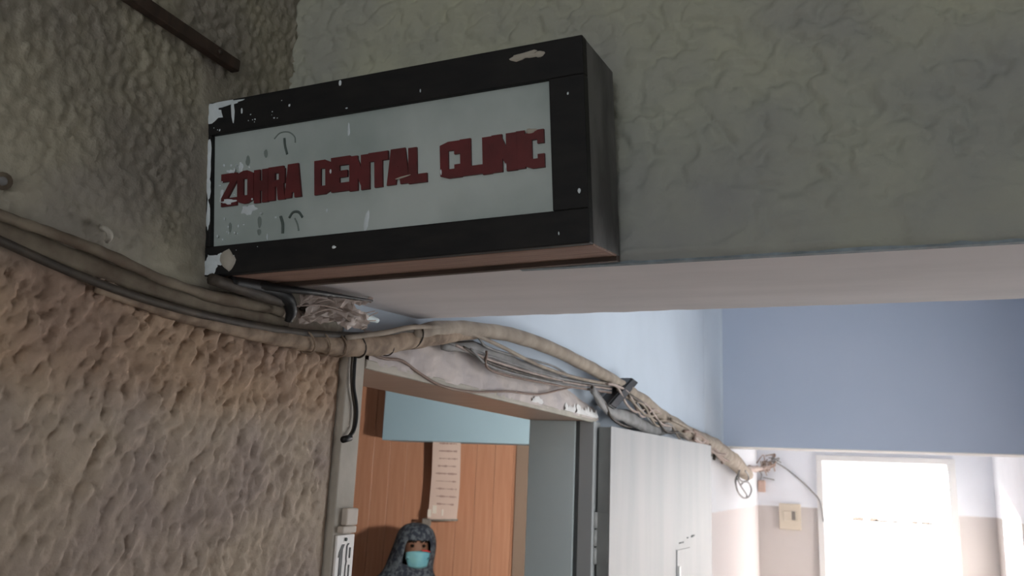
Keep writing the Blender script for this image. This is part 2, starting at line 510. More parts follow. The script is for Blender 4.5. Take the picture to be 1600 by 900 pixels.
# far wall with its doorway
OX0, OX1, OZ = 0.352, 1.072, 2.066
bm = bmesh.new()
box_bm(-0.02, OX0, YEND, YEND + 0.12, 0, CEIL, bm=bm)
box_bm(OX1, XR + 0.15, YEND, YEND + 0.12, 0, CEIL, bm=bm)
box_bm(OX0, OX1, YEND, YEND + 0.12, OZ, CEIL, bm=bm)
we = bm_obj('wall_far', bm, M['end_wall'])
tag(we, 'far end wall painted white above and beige below', kind='structure')
d2 = empty('door_2', (0.71, YEND, 0))
tag(d2, 'white frame of the bright open doorway at the far end', kind='structure')
box('jamb', OX0 - 0.008, OX0 + 0.026, YEND - 0.02, YEND + 0.13, 0, OZ - 0.02, M['white_paint'], d2, 0.002)
box('jamb', OX1 - 0.022, OX1 + 0.020, YEND - 0.02, YEND + 0.13, 0, OZ - 0.02, M['white_paint'], d2, 0.002)
box('head', OX0 - 0.008, OX1 + 0.020, YEND - 0.02, YEND + 0.13, OZ - 0.02, OZ + 0.012, M['white_paint'], d2, 0.002)
box('strike_plate', OX0 - 0.0115, OX0 - 0.0075, YEND - 0.015, YEND - 0.002, 1.47, 1.55, M['steel'], d2)

# right wall with the side window between the beams (out of frame)
WY0, WY1, WZ0, WZ1 = 1.55, 3.15, 1.0, 2.4
bm = bmesh.new()
box_bm(XR, XR + 0.15, REAR, WY0, 0, CEIL, bm=bm)
box_bm(XR, XR + 0.15, WY1, YEND, 0, CEIL, bm=bm)
box_bm(XR, XR + 0.15, WY0, WY1, 0, WZ0, bm=bm)
box_bm(XR, XR + 0.15, WY0, WY1, WZ1, CEIL, bm=bm)
wr = bm_obj('wall_right', bm, M['end_wall'])
tag(wr, 'corridor wall opposite the doors, painted white over beige', kind='structure')
w1 = empty('window_1', (XR, (WY0 + WY1) / 2, WZ0))
tag(w1, 'side window opening of the passage', kind='structure')
for z0, z1 in ((WZ0, WZ0 + 0.04), (WZ1 - 0.04, WZ1)):
    box('window_rail', XR + 0.05, XR + 0.10, WY0, WY1, z0, z1, M['white_paint'], w1)
for y0 in (WY0, (WY0 + WY1) / 2 - 0.02, WY1 - 0.04):
    box('window_stile', XR + 0.05, XR + 0.10, y0, y0 + 0.04, WZ0 + 0.04, WZ1 - 0.04, M['white_paint'], w1)

# rear end of the corridor (behind the camera)
RX0, RX1, RZ0, RZ1 = 0.15, 1.15, 1.0, 2.45
bm = bmesh.new()
box_bm(-0.1, RX0, REAR - 0.1, REAR, 0, CEIL, bm=bm)
box_bm(RX1, XR + 0.15, REAR - 0.1, REAR, 0, CEIL, bm=bm)
box_bm(RX0, RX1, REAR - 0.1, REAR, 0, RZ0, bm=bm)
box_bm(RX0, RX1, REAR - 0.1, REAR, RZ1, CEIL, bm=bm)
tag(bm_obj('wall_rear', bm, M['dim_wall']), 'end wall of the corridor with a window', kind='structure')

box('floor', -4.2, XR + 0.15, REAR, YEND + 1.6, -0.1, 0, M['floor'])
tag(bpy.data.objects['floor'], 'speckled grey-beige corridor floor', kind='structure')
box('ceiling', -4.2, XR + 0.15, REAR - 0.1, YEND + 0.12, CEIL, CEIL + 0.12, M['ceiling'])
tag(bpy.data.objects['ceiling'], 'painted corridor ceiling', kind='structure')

portal('portal_end', ((OX0 + OX1) / 2, YEND + 0.14, OZ / 2), (0, -1, 0), OX1 - OX0, OZ)
portal('portal_window', (XR + 0.16, (WY0 + WY1) / 2, (WZ0 + WZ1) / 2), (-1, 0, 0), WY1 - WY0, WZ1 - WZ0)
portal('portal_rear', ((RX0 + RX1) / 2, REAR - 0.11, (RZ0 + RZ1) / 2), (0, 1, 0), RX1 - RX0, RZ1 - RZ0)

# outside the far doorway: a parapet with a ragged crest
bm = bmesh.new()
box_bm(-0.6, 2.4, 6.9, 7.02, 0.0, 1.655, bm=bm)
pp = bm_obj('parapet_wall', bm, M['parapet'])
tag(pp, 'white balcony parapet glimpsed through the bright far doorway', 'parapet')
for i in range(14):
    x = 0.15 + i * 0.085 + rng.uniform(-0.03, 0.03)
    w = rng.uniform(0.015, 0.05)
    box('crest_stone', x - w, x + w, 6.91, 6.99, 1.6545, 1.655 + rng.uniform(0.006, 0.026), M['cable_dark'], pp)

# ------------------------------------------------------------------ inner room seen through the door
YW = 4.6
IX0 = -3.4
tag(box('wall_inner_side', IX0 - 0.1, IX0, -0.6, YW + 0.1, 0, CEIL, M['inner_wall']), 'side wall of the inner room', kind='structure')
tag(box('wall_inner_near', IX0, -WT, -0.7, -0.6, 0, CEIL, M['inner_wall']), 'near wall of the inner room', kind='structure')
wb = box('wall_inner_back', IX0, -WT, YW + 0.012, YW + 0.12, 0, CEIL, M['groove'])
tag(wb, 'orange-brown laminate planked wall inside the clinic', kind='structure')
x = IX0 + 0.002
pw = 0.118
plank0 = None
while x < -1.26:
    if plank0 is None:
        plank0 = bm_obj('plank', box_bm(0, pw - 0.003, YW, YW + 0.013, 0.002, CEIL - 0.002, 0.0015, 1), M['panel_wood'])
        o = plank0
    else:
        o = plank0.copy(); col.objects.link(o)
    o.location = (x, 0, 0)
    o.parent = wb
    x += pw
tag(box('wall_inner_pilaster', -1.245, -WT, YW - 0.03, YW + 0.01, 0, CEIL, M['pilaster']), 'grey-brown strip of wall beside the laminate planks', kind='structure')
tag(box('wall_inner_beam', -2.03, -WT, 4.37, YW - 0.001, 2.052, CEIL, M['inner_blue'], bevel=0.004), 'teal-blue beam over the laminate wall inside the clinic', kind='structure')

# lamp on the inner face of the corridor wall, hidden beyond the door jamb
lamp = empty('wall_lamp', (-WT, 2.9, 1.8))
tag(lamp, 'round bulb on a wall socket inside the clinic beyond the door jamb', 'lamp')
box('backplate', -WT - 0.008, -WT, 2.85, 2.95, 1.75, 1.85, M['white_paint'], lamp, 0.006)
bm = bmesh.new()
bmesh.ops.create_uvsphere(bm, u_segments=16, v_segments=10, radius=0.045, matrix=Matrix.Translation((-WT - 0.085, 2.9, 1.8)))
mt = bpy.data.materials.new('bulb_glow'); mt.use_nodes = True
_e = mt.node_tree.nodes.new('ShaderNodeEmission')
_e.inputs[0].default_value = (1.0, 0.86, 0.72, 1); _e.inputs[1].default_value = 1750.0
mt.node_tree.links.new(_e.outputs[0], mt.node_tree.nodes['Material Output'].inputs[0])
bm_obj('bulb', bm, mt, lamp, True)
hd = Vector((-1.45, 1.65, -0.25)).normalized()
ha = hd.cross(Vector((0, 0, 1))).normalized(); hb = hd.cross(ha)
hc = Vector((-WT - 0.085, 2.9, 1.8))
vv, ff = [], []
for i in range(9):
    th = math.radians(170 - i * 13.0)
    for k in range(24):
        an = 2 * math.pi * k / 24
        vv.append(hc + 0.075 * (hd * math.cos(th) + (ha * math.cos(an) + hb * math.sin(an)) * math.sin(th)))
    if i:
        for k in range(24):
            k2 = (k + 1) % 24
            ff.append(((i - 1) * 24 + k, (i - 1) * 24 + k2, i * 24 + k2, i * 24 + k))
ff.append(tuple(range(24)))
hood = obj('added_lamp_hood', vv, ff, M['steel'], lamp, True)  # unseen hood, added to keep the bulb's light off the rest of the room
hm = hood.modifiers.new('metal', 'SOLIDIFY'); hm.thickness = 0.0015
tube('bulb_socket', [(-WT - 0.006, 2.88, 1.8), (-WT - 0.042, 2.87, 1.805)], 0.012, M['white_paint'], lamp, 12)

# hanging chart
cx0, cx1 = on_y(678, 690, 4.46).x, on_y(721, 690, 4.46).x
cz1, cz0 = 2.20, on_y(700, 812, 4.46).z
chart = empty('hanging_chart', ((cx0 + cx1) / 2, 4.46, cz0))
tag(chart, 'narrow pale pink paper chart hanging on the laminate wall below the teal beam', 'wall chart')
vs_, fs_ = [], []
nz = 24
for i in range(nz + 1):
    t = i / nz
    z = cz0 + (cz1 - cz0) * t
    sk = 0.012 * (1 - t)
    for dy in (0, 0.0012):
        vs_ += [(cx0 - sk, 4.46 + dy + 0.012 * math.sin(t * 5), z - 0.012 * (1 - t) ** 3), (cx1 - sk * 0.3, 4.46 + dy + 0.012 * math.sin(t * 5), z + 0.002)]
for i in range(nz):
    a = i * 4
    fs_ += [(a, a + 1, a + 5, a + 4), (a + 3, a + 2, a + 6, a + 7), (a, a + 4, a + 6, a + 2), (a + 1, a + 3, a + 7, a + 5)]
obj('paper', vs_, fs_, M['paper'], chart)
for i in range(9):
    z = cz1 - 0.155 - i * 0.043
    if z < cz0 + 0.03: break
    t = (z - cz0) / (cz1 - cz0)
    yy = 4.4592 + 0.012 * math.sin(t * 5)
    l0, l1 = cx0 + rng.uniform(0.02, 0.045), cx1 - rng.uniform(0.015, 0.03)
    vv, ff = [], []
    n = 14
    for k in range(n):
        xx = l0 + (l1 - l0) * k / (n - 1)
        hh = 0.001 + 0.005 * rng.random()
        vv += [(xx, yy - 0.0006, z - hh), (xx, yy - 0.0006, z + hh)]
        if k: ff.append((2 * k - 2, 2 * k, 2 * k + 1, 2 * k - 1))
    obj('printed_row', vv, ff, M['print'], chart)
tube('bottom_rod', [(cx0 - 0.015, 4.457, cz0 - 0.012), (cx1 + 0.004, 4.457, cz0 + 0.002)], 0.006, M['wire_grey'], chart, 8)
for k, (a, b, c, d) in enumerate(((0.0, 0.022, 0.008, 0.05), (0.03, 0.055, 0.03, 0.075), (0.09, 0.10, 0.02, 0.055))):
    box('painted_sheen', cx0 - 0.01 + a, cx0 - 0.01 + b, 4.4555, 4.4572, cz0 + c, cz0 + d, M['painted_glare'], chart)  # highlights on the paper, put in as thin white patches
box('clip', cx0 - 0.035, cx0 + 0.02, 4.435, 4.452, cz0 - 0.045, cz0 + 0.0, M['wire_grey'], chart, 0.006)

# ------------------------------------------------------------------ person in the inner room
per = empty('person', (-1.655, 4.18, 0))
tag(per, 'standing person in a dark patterned headscarf and pale blue face mask inside the clinic', 'person')
def skin_mesh(name, pts, edges, mat, parent, sub=2):
    me = bpy.data.meshes.new(name)
    me.from_pydata([p[:3] for p in pts], edges, [])
    o = bpy.data.objects.new(name, me)
    col.objects.link(o)
    sk = o.modifiers.new('skin', 'SKIN')
    sv = me.skin_vertices[0].data if me.skin_vertices else None
    if sv is None:
        bm = bmesh.new(); bm.from_mesh(me); bm.verts.layers.skin.verify(); bm.to_mesh(me); bm.free()
        sv = me.skin_vertices[0].data
    for i, p in enumerate(pts):
        sv[i].radius = (p[3], p[4] if len(p) > 4 else p[3])
        sv[i].use_root = (i == 0)
    ss = o.modifiers.new('sub', 'SUBSURF'); ss.levels = sub; ss.render_levels = sub
    dg = bpy.context.evaluated_depsgraph_get()
    nm = bpy.data.meshes.new_from_object(o.evaluated_get(dg))
    nm.name = name
    o.modifiers.clear()
    o.data = nm
    nm.materials.clear(); nm.materials.append(mat)
    nm.polygons.foreach_set('use_smooth', [True] * len(nm.polygons))
    o.parent = parent
    return o
pts = [(0, 0.01, 0.86, 0.13, 0.10), (0, 0.0, 1.06, 0.115, 0.085), (0, 0.0, 1.22, 0.13, 0.085), (0, 0.01, 1.29, 0.06, 0.055), (0, 0.005, 1.35, 0.048, 0.048),
       (0, -0.015, 1.43, 0.07, 0.085), (0, -0.005, 1.50, 0.078, 0.09), (0, 0.0, 1.54, 0.06, 0.07)]
ed = [(i, i + 1) for i in range(7)]
for s in (-1, 1):
    b = len(pts)
    pts += [(0.085 * s, 0.0, 0.80, 0.085), (0.09 * s, -0.01, 0.44, 0.055), (0.09 * s, 0.02, 0.08, 0.036), (0.095 * s, -0.13, 0.03, 0.028)]
    ed += [(0, b), (b, b + 1), (b + 1, b + 2), (b + 2, b + 3)]
    b = len(pts)
    pts += [(0.165 * s, 0.01, 1.255, 0.05), (0.205 * s, 0.02, 1.0, 0.04), (0.16 * s, -0.13, 0.83, 0.027), (0.135 * s, -0.19, 0.79, 0.03, 0.016)]
    ed += [(2, b), (b, b + 1), (b + 1, b + 2), (b + 2, b + 3)]
    h = b + 3
    for k in range(4):
        c = len(pts)
        ox = (k - 1.5) * 0.017
        L = (0.036, 0.042, 0.039, 0.030)[k]
        bx, by, bz = pts[h][0] + ox, pts[h][1] - 0.022, pts[h][2] - 0.008
        pts += [(bx, by, bz, 0.0085), (bx - 0.003 * s, by - L * 0.75, bz - L * 0.55, 0.0078), (bx - 0.004 * s, by - L * 0.95, bz - L * 1.35, 0.0065)]
        ed += [(h, c), (c, c + 1), (c + 1, c + 2)]
    c = len(pts)
    pts += [(pts[h][0] - 0.034 * s, pts[h][1] + 0.008, pts[h][2], 0.0095), (pts[h][0] - 0.048 * s, pts[h][1] - 0.022, pts[h][2] - 0.014, 0.008)]
    ed += [(h, c), (c, c + 1)]
body = skin_mesh('body', pts, ed, M['skin'], per)

def loft(name, rings, mat, parent, n=28, cap=False):
    vv, ff = [], []
    for (cx, cy, cz, rx, ry, w) in rings:
        for k in range(n):
            a = 2 * math.pi * k / n
            q = 1 + w * math.sin(a * 7 + cz * 9)
            vv.append((cx + rx * q * math.cos(a), cy + ry * q * math.sin(a), cz))
    for i in range(len(rings) - 1):
        for k in range(n):
            k2 = (k + 1) % n
            ff.append((i * n + k, i * n + k2, (i + 1) * n + k2, (i + 1) * n + k))
    return obj(name, vv, ff, mat, parent, True, world=False)
loft('dress', [(0, 0.01, 0.09, 0.25, 0.20, 0.05), (0, 0.01, 0.45, 0.215, 0.17, 0.04), (0, 0.01, 0.85, 0.185, 0.145, 0.02), (0, 0.0, 1.05, 0.145, 0.115, 0.01),
               (0, 0.0, 1.20, 0.175, 0.12, 0.0), (0, 0.005, 1.285, 0.165, 0.10, 0.0), (0, 0.005, 1.335, 0.07, 0.07, 0.0)], M['dress'], per)
for s in (-1, 1):
    tube('sleeve', [(0.15 * s, 0.01, 1.27), (0.20 * s, 0.02, 1.12), (0.207 * s, 0.02, 1.0), (0.165 * s, -0.115, 0.845)], [0.065, 0.06, 0.056, 0.05], M['dress'], per, 14, 6, world=False)
# headscarf: hood over the head with a face opening, falling over the shoulders
vv, ff, keep = [], [], []
NA, NZ = 40, 22
prof = [(1.602, 0.012, 0.012), (1.597, 0.045, 0.05), (1.582, 0.075, 0.085), (1.555, 0.096, 0.108), (1.52, 0.106, 0.12), (1.48, 0.110, 0.123), (1.44, 0.108, 0.12),
        (1.40, 0.104, 0.112), (1.365, 0.104, 0.108), (1.33, 0.118, 0.116), (1.295, 0.150, 0.13), (1.255, 0.188, 0.145), (1.20, 0.205, 0.15), (1.14, 0.205, 0.15), (1.08, 0.195, 0.145)]
for i, (z, rx, ry) in enumerate(prof):
    for k in range(NA):
        a = 2 * math.pi * k / NA
        w = 1 + 0.035 * noise.noise(Vector((math.cos(a) * 2, math.sin(a) * 2, z * 9))) + (0.02 * math.sin(a * 9 + z * 30) if z < 1.42 else 0)
        vv.append((rx * w * math.cos(a) - 0.045 * max(0.0, (1.50 - z)) / 0.12 * (1 if math.cos(a) < 0 else 0.15) * abs(math.cos(a)), 0.012 + ry * w * math.sin(a), z))
for i in range(len(prof) - 1):
    for k in range(NA):
        k2 = (k + 1) % NA
        a = 2 * math.pi * (k + 0.5) / NA
        zc = (prof[i][0] + prof[i + 1][0]) / 2
        front = abs((a - 1.5 * math.pi + math.pi) % (2 * math.pi) - math.pi)
        if front < 0.60 and 1.385 < zc < 1.52: continue
        ff.append((i * NA + k, (i + 1) * NA + k, (i + 1) * NA + k2, i * NA + k2))
sc_o = obj('headscarf', vv, ff, M['scarf'], per, True, world=False)
md = sc_o.modifiers.new('cloth', 'SOLIDIFY'); md.thickness = 0.006; md.offset = 1
sb = sc_o.modifiers.new('soft', 'SUBSURF'); sb.levels = 1; sb.render_levels = 1
# mask: curved shield over nose and chin
vv, ff = [], []
nx, nz = 13, 9
for i in range(nz):
    t = i / (nz - 1)
    for k in range(nx):
        s = (k / (nx - 1) - 0.5) * 2
        an = s * 0.74 * (1 - 0.25 * (1 - t) ** 2)
        bul = 0.018 * math.exp(-s * s * 3) * math.sin(math.pi * min(1, t * 0.85 + 0.1))
        vv.append((0.098 * math.sin(an), -0.012 - (0.098 + bul) * math.cos(an), 1.382 + 0.088 * t - 0.010 * s * s * (1 if t > 0.5 else -1)))
for i in range(nz - 1):
    for k in range(nx - 1):
        a = i * nx + k
        ff.append((a, a + 1, a + nx + 1, a + nx))
mk = obj('face_mask', vv, ff, M['mask'], per, True, world=False)
md = mk.modifiers.new('cloth', 'SOLIDIFY'); md.thickness = 0.002
tube('mask_edge', [(0.012, -0.128, 1.474), (0.04, -0.118, 1.472), (0.062, -0.098, 1.466)], 0.004, M['strap'], mk, 6, world=False)
for s in (-1, 1):
    bm = bmesh.new()
    bmesh.ops.create_uvsphere(bm, u_segments=12, v_segments=8, radius=0.0085, matrix=Matrix.Translation((0.030 * s, -0.090, 1.494)))
    o = bm_obj('eye', bm, M['eye'], None, True); o.parent = per
    tube('eyebrow', [(0.014 * s, -0.1, 1.514), (0.032 * s, -0.1, 1.520), (0.05 * s, -0.088, 1.514)], 0.004, M['eye'], per, 6, world=False)
per.rotation_euler = (0, 0, math.radians(38))

# ------------------------------------------------------------------ door frame (trim) and open door
tf = empty('trim_1', (0, DOOR0, 0))
tag(tf, 'worn door frame let into the side wall, cream outside and grey inside', kind='structure')
box('jamb', -WT, 0.010, 0.885, DOOR0, 0, 2.06, M['frame_front'], tf, 0.002)
bm = bmesh.new()
# head: thin painted front edge plus tan underside
vs_ = [(-WT, DOOR0, DTOP), (0.010, DOOR0, DTOP), (0.010, 1.93, DTOP), (-WT, 1.93, DTOP), (-WT, DOOR0, DTOP + 0.03), (0.0, DOOR0, DTOP + 0.03), (0.0, 1.93, DTOP + 0.03), (-WT, 1.93, DTOP + 0.03)]
box('head_board', -WT, 0.004, DOOR0, 1.955, DTOP, DTOP + 0.02, M['frame_tan'], tf, 0.001)
box('head_edge', 0.0041, 0.012, DOOR0, 1.965, DTOP - 0.003, DTOP + 0.009, M['frame_front'], tf, 0.002)
bm.free()
# right jamb: broad reveal, dark rebate, hinge stile
box('jamb', -WT, -0.030, 1.93, 1.985, 0, DTOP, M['frame_grey'], tf, 0.002)
box('rebate', -0.030, -0.020, 1.936, 1.985, 0, DTOP, M['frame_groove'], tf)
box('hinge_stile', -0.020, 0.016, 1.931, 1.985, 0, DTOP, M['frame_stop'], tf, 0.002)

d1 = empty('door_1', (0.036, 1.952, 0))
tag(d1, 'whitish streaked door swung open flat against the passage wall', kind='structure')
ang = math.atan2(0.126 - 0.05, 2.94 - 1.95)          # leaf folds back, far end off the wall
d1.rotation_euler = (0, 0, -ang)
LW = 0.985
box('leaf', -0.016, 0.0135, 0.002, LW, 0.012, 2.014, M['leaf_edge'], d1, 0.002, world=False)
box('leaf_face', 0.0136, 0.0165, 0.0, LW + 0.001, 0.010, 2.016, M['leaf'], d1, 0.001, world=False)
lp = box('latch_plate', 0.0166, 0.0195, 0.56, 0.70, 1.42, 1.70, M['leaf'], d1, 0.001, world=False)
box('painted_sun_spot', 0.0196, 0.0225, 0.60, 0.685, 1.44, 1.612, M['painted_glare'], lp, 0.001, world=False)  # sun spot on the door leaf, put in as a thin white box
box('painted_sun_sliver', 0.0196, 0.0235, 0.567, 0.585, 1.43, 1.655, M['painted_glare'], lp, 0.001, world=False)  # narrow sliver of sunlight beside it, also a white box
for k in range(5):
    yy, zz = rng.uniform(0.55, 0.74), 1.718 + rng.uniform(-0.006, 0.012)
    box('scratch', 0.0166, 0.0176, yy, yy + rng.uniform(0.012, 0.035), zz, zz + 0.004, M['frame_groove'], d1, world=False)
hg = empty('hinge_root', (0.018, 1.934, 1.745))
hg.name = 'hinge'
hg.parent = d1
hg.matrix_parent_inverse = Matrix.Identity(4)
# hinge built in the door's local frame
hg.location = (-0.018, -0.004, 0)
for k in range(3):
    tube('knuckle', [(0, 0, 1.70 + k * 0.04), (0, 0, 1.736 + k * 0.04)], 0.0055, M['steel'], hg, 10, world=False)
box('hinge_plate', -0.030, -0.002, -0.0035, -0.001, 1.705, 1.815, M['frame_stop'], hg, world=False)
box('hinge_plate', 0.002, 0.030, 0.002, 0.0055, 1.705, 1.815, M['leaf_edge'], hg, world=False)
for zz in (1.72, 1.76, 1.80):
    box('screw', -0.019, -0.012, -0.0048, -0.0034, zz - 0.003, zz + 0.003, M['frame_groove'], hg, world=False)

# broken plaster above the frame
ys = np.linspace(0.93, 1.975, 120); zs = np.linspace(0, 1, 26)
def f_pl(Y, T):
    top = 2.072 + 0.035 * np.sin((Y - 0.93) / 1.045 * math.pi) + 0.012 * (fbm(Y * 18, Y * 0, 71) - 0.5) - 0.012 * sstep(1.6, 1.97, Y)
    Z = DTOP + 0.004 + (top - DTOP - 0.004) * T
    h = 0.012 * (1 - T ** 2) * (0.6 + 0.8 * fbm(Y * 30, Z * 45, 72)) + 0.006 * (fbm(Y * 90, Z * 90, 73) - 0.5)
    h = h * sstep(0, 0.12, 1 - T) + 0.0005
    return np.stack([np.maximum(h, -0.002), Y, Z], -1)
P, F = grid_sheet(ys, zs, f_pl)
pl = fast_obj('plaster_fill', P, F, M['plaster'], wp)
for (a, b, c) in ((1.80, 1.90, 0.006), (1.86, 1.965, 0.008), (1.52, 1.58, 0.004), (1.72, 1.79, 0.005)):
    vv, ff = [], []
    n = 16
    for k in range(n):
        y = a + (b - a) * k / (n - 1)
        hh = c * (0.5 + abs(noise.noise(Vector((y * 60, c * 900, 0)))) * 2.2)
        vv += [(0.0125, y, DTOP + 0.0085), (0.016, y, DTOP + 0.010 + hh * 0.5), (0.013, y, DTOP + 0.012 + hh * 1.6)]
        if k:
            i = (k - 1) * 3
            ff += [(i, i + 3, i + 4, i + 1), (i + 1, i + 4, i + 5, i + 2)]
    obj('paint_flake', vv, ff, M['white_paint'], wp)

# number plate and bell push on the near jamb
np_o = empty('number_plate', (0.010, 0.91, 1.745))
tag(np_o, 'white door number plate reading 18 on the cream door jamb', 'number plate')
box('plate', 0.0102, 0.0135, 0.889, 0.9275, 1.745, 1.8165, M['plate'], np_o, 0.001)
def strip_poly(name, polys, x0, x1, mat, parent):
    bm = bmesh.new()
    for poly in polys:
        vs = [bm.verts.new((x0, y, z)) for y, z in poly]
        f = bm.faces.new(vs)
        r = bmesh.ops.extrude_face_region(bm, geom=[f])
        bmesh.ops.translate(bm, vec=(x1 - x0, 0, 0), verts=[v for v in r['geom'] if isinstance(v, bmesh.types.BMVert)])
    return bm_obj(name, bm, mat, parent)
def rect(a, b, c, d): return [(a, c), (b, c), (b, d), (a, d)]
def digit_one(y, z, s): return [rect(y + 0.005 * s, y + 0.0105 * s, z, z + 0.075 * s), [(y - 0.002 * s, z + 0.058 * s), (y + 0.005 * s, z + 0.060 * s), (y + 0.005 * s, z + 0.075 * s)]]
def digit_eight(y, z, s):
    w, h, t = 0.0145 * s, 0.075 * s, 0.004 * s
    return [rect(y, y + t, z + 0.004, z + h * 0.47), rect(y + w - t, y + w, z + 0.004, z + h * 0.47), rect(y, y + t, z + h * 0.53, z + h - 0.004), rect(y + w - t, y + w, z + h * 0.53, z + h - 0.004),
            rect(y + 0.002, y + w - 0.002, z, z + t * 1.3), rect(y + 0.002, y + w - 0.002, z + h - t * 1.3, z + h), rect(y + 0.002, y + w - 0.002, z + h * 0.5 - t * 0.6, z + h * 0.5 + t * 0.6)]
strip_poly('digit_one', [[(0.8965, 1.757), (0.9025, 1.757), (0.9025, 1.7995), (0.9058, 1.8055), (0.9005, 1.8055), (0.8945, 1.7960), (0.8935, 1.7905), (0.8965, 1.7915)]], 0.0136, 0.0142, M['ink'], np_o)
strip_poly('digit_eight', [[(0.9102, 1.757), (0.9120, 1.757), (0.9120, 1.7800), (0.9132, 1.7845), (0.9120, 1.7885), (0.9122, 1.8030), (0.9160, 1.8060), (0.9125, 1.8062), (0.9102, 1.8030), (0.9102, 1.7885), (0.9112, 1.7845), (0.9102, 1.7800)],
                            rect(0.9172, 0.9196, 1.7885, 1.8010), rect(0.9172, 0.9196, 1.7600, 1.7805), rect(0.9120, 0.9270, 1.757, 1.7578)], 0.0136, 0.0142, M['ink'], np_o)
tube('nail_head', [(0.0136, 0.907, 1.8110), (0.0152, 0.907, 1.8110)], 0.0022, M['frame_groove'], np_o, 10)
bp_ = empty('bell_push', (0.010, 0.905, 1.82))
tag(bp_, 'small cream bell push box fixed above the number plate', 'bell push')
box('housing', 0.0102, 0.019, 0.898, 0.9235, 1.8275, 1.848, M['cream_block'], bp_, 0.002)
box('lower_lip', 0.0102, 0.0195, 0.891, 0.9215, 1.8185, 1.8272, M['cream_block'], bp_, 0.002)  # plain step under the housing, nothing to press

# ------------------------------------------------------------------ the sign
sign = empty('hanging_sign', (0.0, 0.6309, 2.0768))
tag(sign, 'black framed wooden sign box reading ZOHRA DENTAL CLINIC in red letters', 'sign')
_v = Vector((0.12976, -0.0208, 0.00053))
sign.rotation_mode = 'QUATERNION'
sign.rotation_quaternion = Matrix.Rotation(_v.length, 3, _v.normalized()).to_quaternion()
SW, SD, SH = 0.4025, 0.0969, 0.177
FT = 0.012                                   # thickness of the front frame
IX0_, IX1_, IZ0_, IZ1_ = 0.0093, 0.3714, 0.0295, 0.1432
L = dict(parent=sign, world=False)
box('frame_rail', 0.0, SW, 0.0, FT, IZ1_, SH, M['black_wood'], bevel=0.0012, **L)
box('frame_rail', 0.0, SW, 0.0, FT, 0.0, IZ0_, M['black_wood'], bevel=0.0012, **L)
box('frame_stile', 0.0, IX0_, 0.0, FT, IZ0_, IZ1_, M['black_wood'], bevel=0.0008, **L)
box('frame_stile', IX1_, SW, 0.0, FT, IZ0_, IZ1_, M['black_wood'], bevel=0.0008, **L)
pan = box('face_panel', IX0_ - 0.003, IX1_ + 0.003, 0.0055, 0.0085, IZ0_ - 0.003, IZ1_ + 0.003, M['glass_panel'], **L)
box('end_board', SW - 0.011, SW - 0.0003, FT, SD, 0.0005, SH, M['end_wood'], bevel=0.0012, **L)
box('top_board', 0.0, SW - 0.0112, FT, SD, SH - 0.011, SH - 0.0004, M['end_wood'], **L)
box('bottom_board', 0.0, SW - 0.0005, FT + 0.0002, SD - 0.011, -0.0004, 0.010, M['raw_wood'], bevel=0.0008, **L)
box('back_batten', 0.0, SW - 0.001, SD - 0.0108, SD, -0.0045, 0.0105, M['dark_wood'], **L)
box('back_board', 0.0, SW - 0.0112, SD - 0.004, SD, 0.0107, SH - 0.0112, M['dark_wood'], **L)

# letters: heavy block capitals, each its own part
LZ0, LZ1 = 0.0690, 0.1022
def letter_polys(ch):
    t, s = 0.37, 0.25          # stem (of width) and bar (of height)
    bar = lambda a, b, c, d: [(a, c), (b, c), (b, d), (a, d)]
    if ch == 'Z': return [bar(0, 1, 0, s), bar(0, 1, 1 - s, 1), [(0.0, s), (0.42, s), (1.0, 1 - s), (0.58, 1 - s)]]
    if ch in 'OD':
        c = 0.08 if ch == 'O' else 0.0
        return [[(0, c), (t, 0), (t, 1), (0, 1 - c)], [(1 - t, 0.0), (1, 0.10), (1, 0.90), (1 - t, 1)], bar(t, 1 - t, 0, s), bar(t, 1 - t, 1 - s, 1)]
    if ch == 'H': return [bar(0, 0.43, 0, 1), bar(0.57, 1, 0, 1), bar(0.43, 0.57, 0.36, 0.66)]
    if ch == 'R': return [bar(0, 0.40, 0, 1), bar(0.40, 0.92, 0.80, 1), bar(0.40, 0.92, 0.40, 0.60), bar(0.64, 1, 0.48, 0.93), [(0.58, 0.0), (1.0, 0.0), (0.92, 0.40), (0.52, 0.40)]]
    if ch == 'A': return [[(0, 0), (0.40, 0), (0.60, 1), (0.2, 1)], [(0.60, 0), (1, 0), (0.82, 1), (0.42, 1)], bar(0.26, 0.76, 0.16, 0.48)]
    if ch == 'E': return [bar(0, 0.44, 0, 1), bar(0.44, 1, 0, s), bar(0.44, 1, 1 - s, 1), bar(0.44, 0.86, 0.40, 0.60)]
    if ch == 'N': return [bar(0, 0.42, 0, 1), bar(0.58, 1, 0, 1), [(0.36, 1), (0.0, 1), (0.66, 0), (1.0, 0)]]
    if ch == 'T': return [bar(0, 1, 1 - s, 1), bar(0.30, 0.70, 0, 1 - s)]
    if ch == 'L': return [bar(0, 0.46, 0, 1), bar(0.46, 1, 0, s)]
    if ch == 'I': return [bar(0.05, 0.95, 0, 1)]
    if ch == 'C': return [[(0, 0.08), (0.38, 0), (0.38, 1), (0, 0.92)], bar(0.38, 1, 0, s), bar(0.38, 1, 1 - s, 1), bar(0.66, 1, s, 0.36), bar(0.66, 1, 0.64, 1 - s)]
words = (('ZOHRA', [0.0199, 0.0415, 0.0655, 0.0785, 0.0965, 0.1165]),
         ('DENTAL', [0.1315, 0.1524, 0.1745, 0.1942, 0.2140, 0.2350, 0.2522]),
         ('CLINIC', [0.2655, 0.2880, 0.3075, 0.3175, 0.3400, 0.3455, 0.3645]))
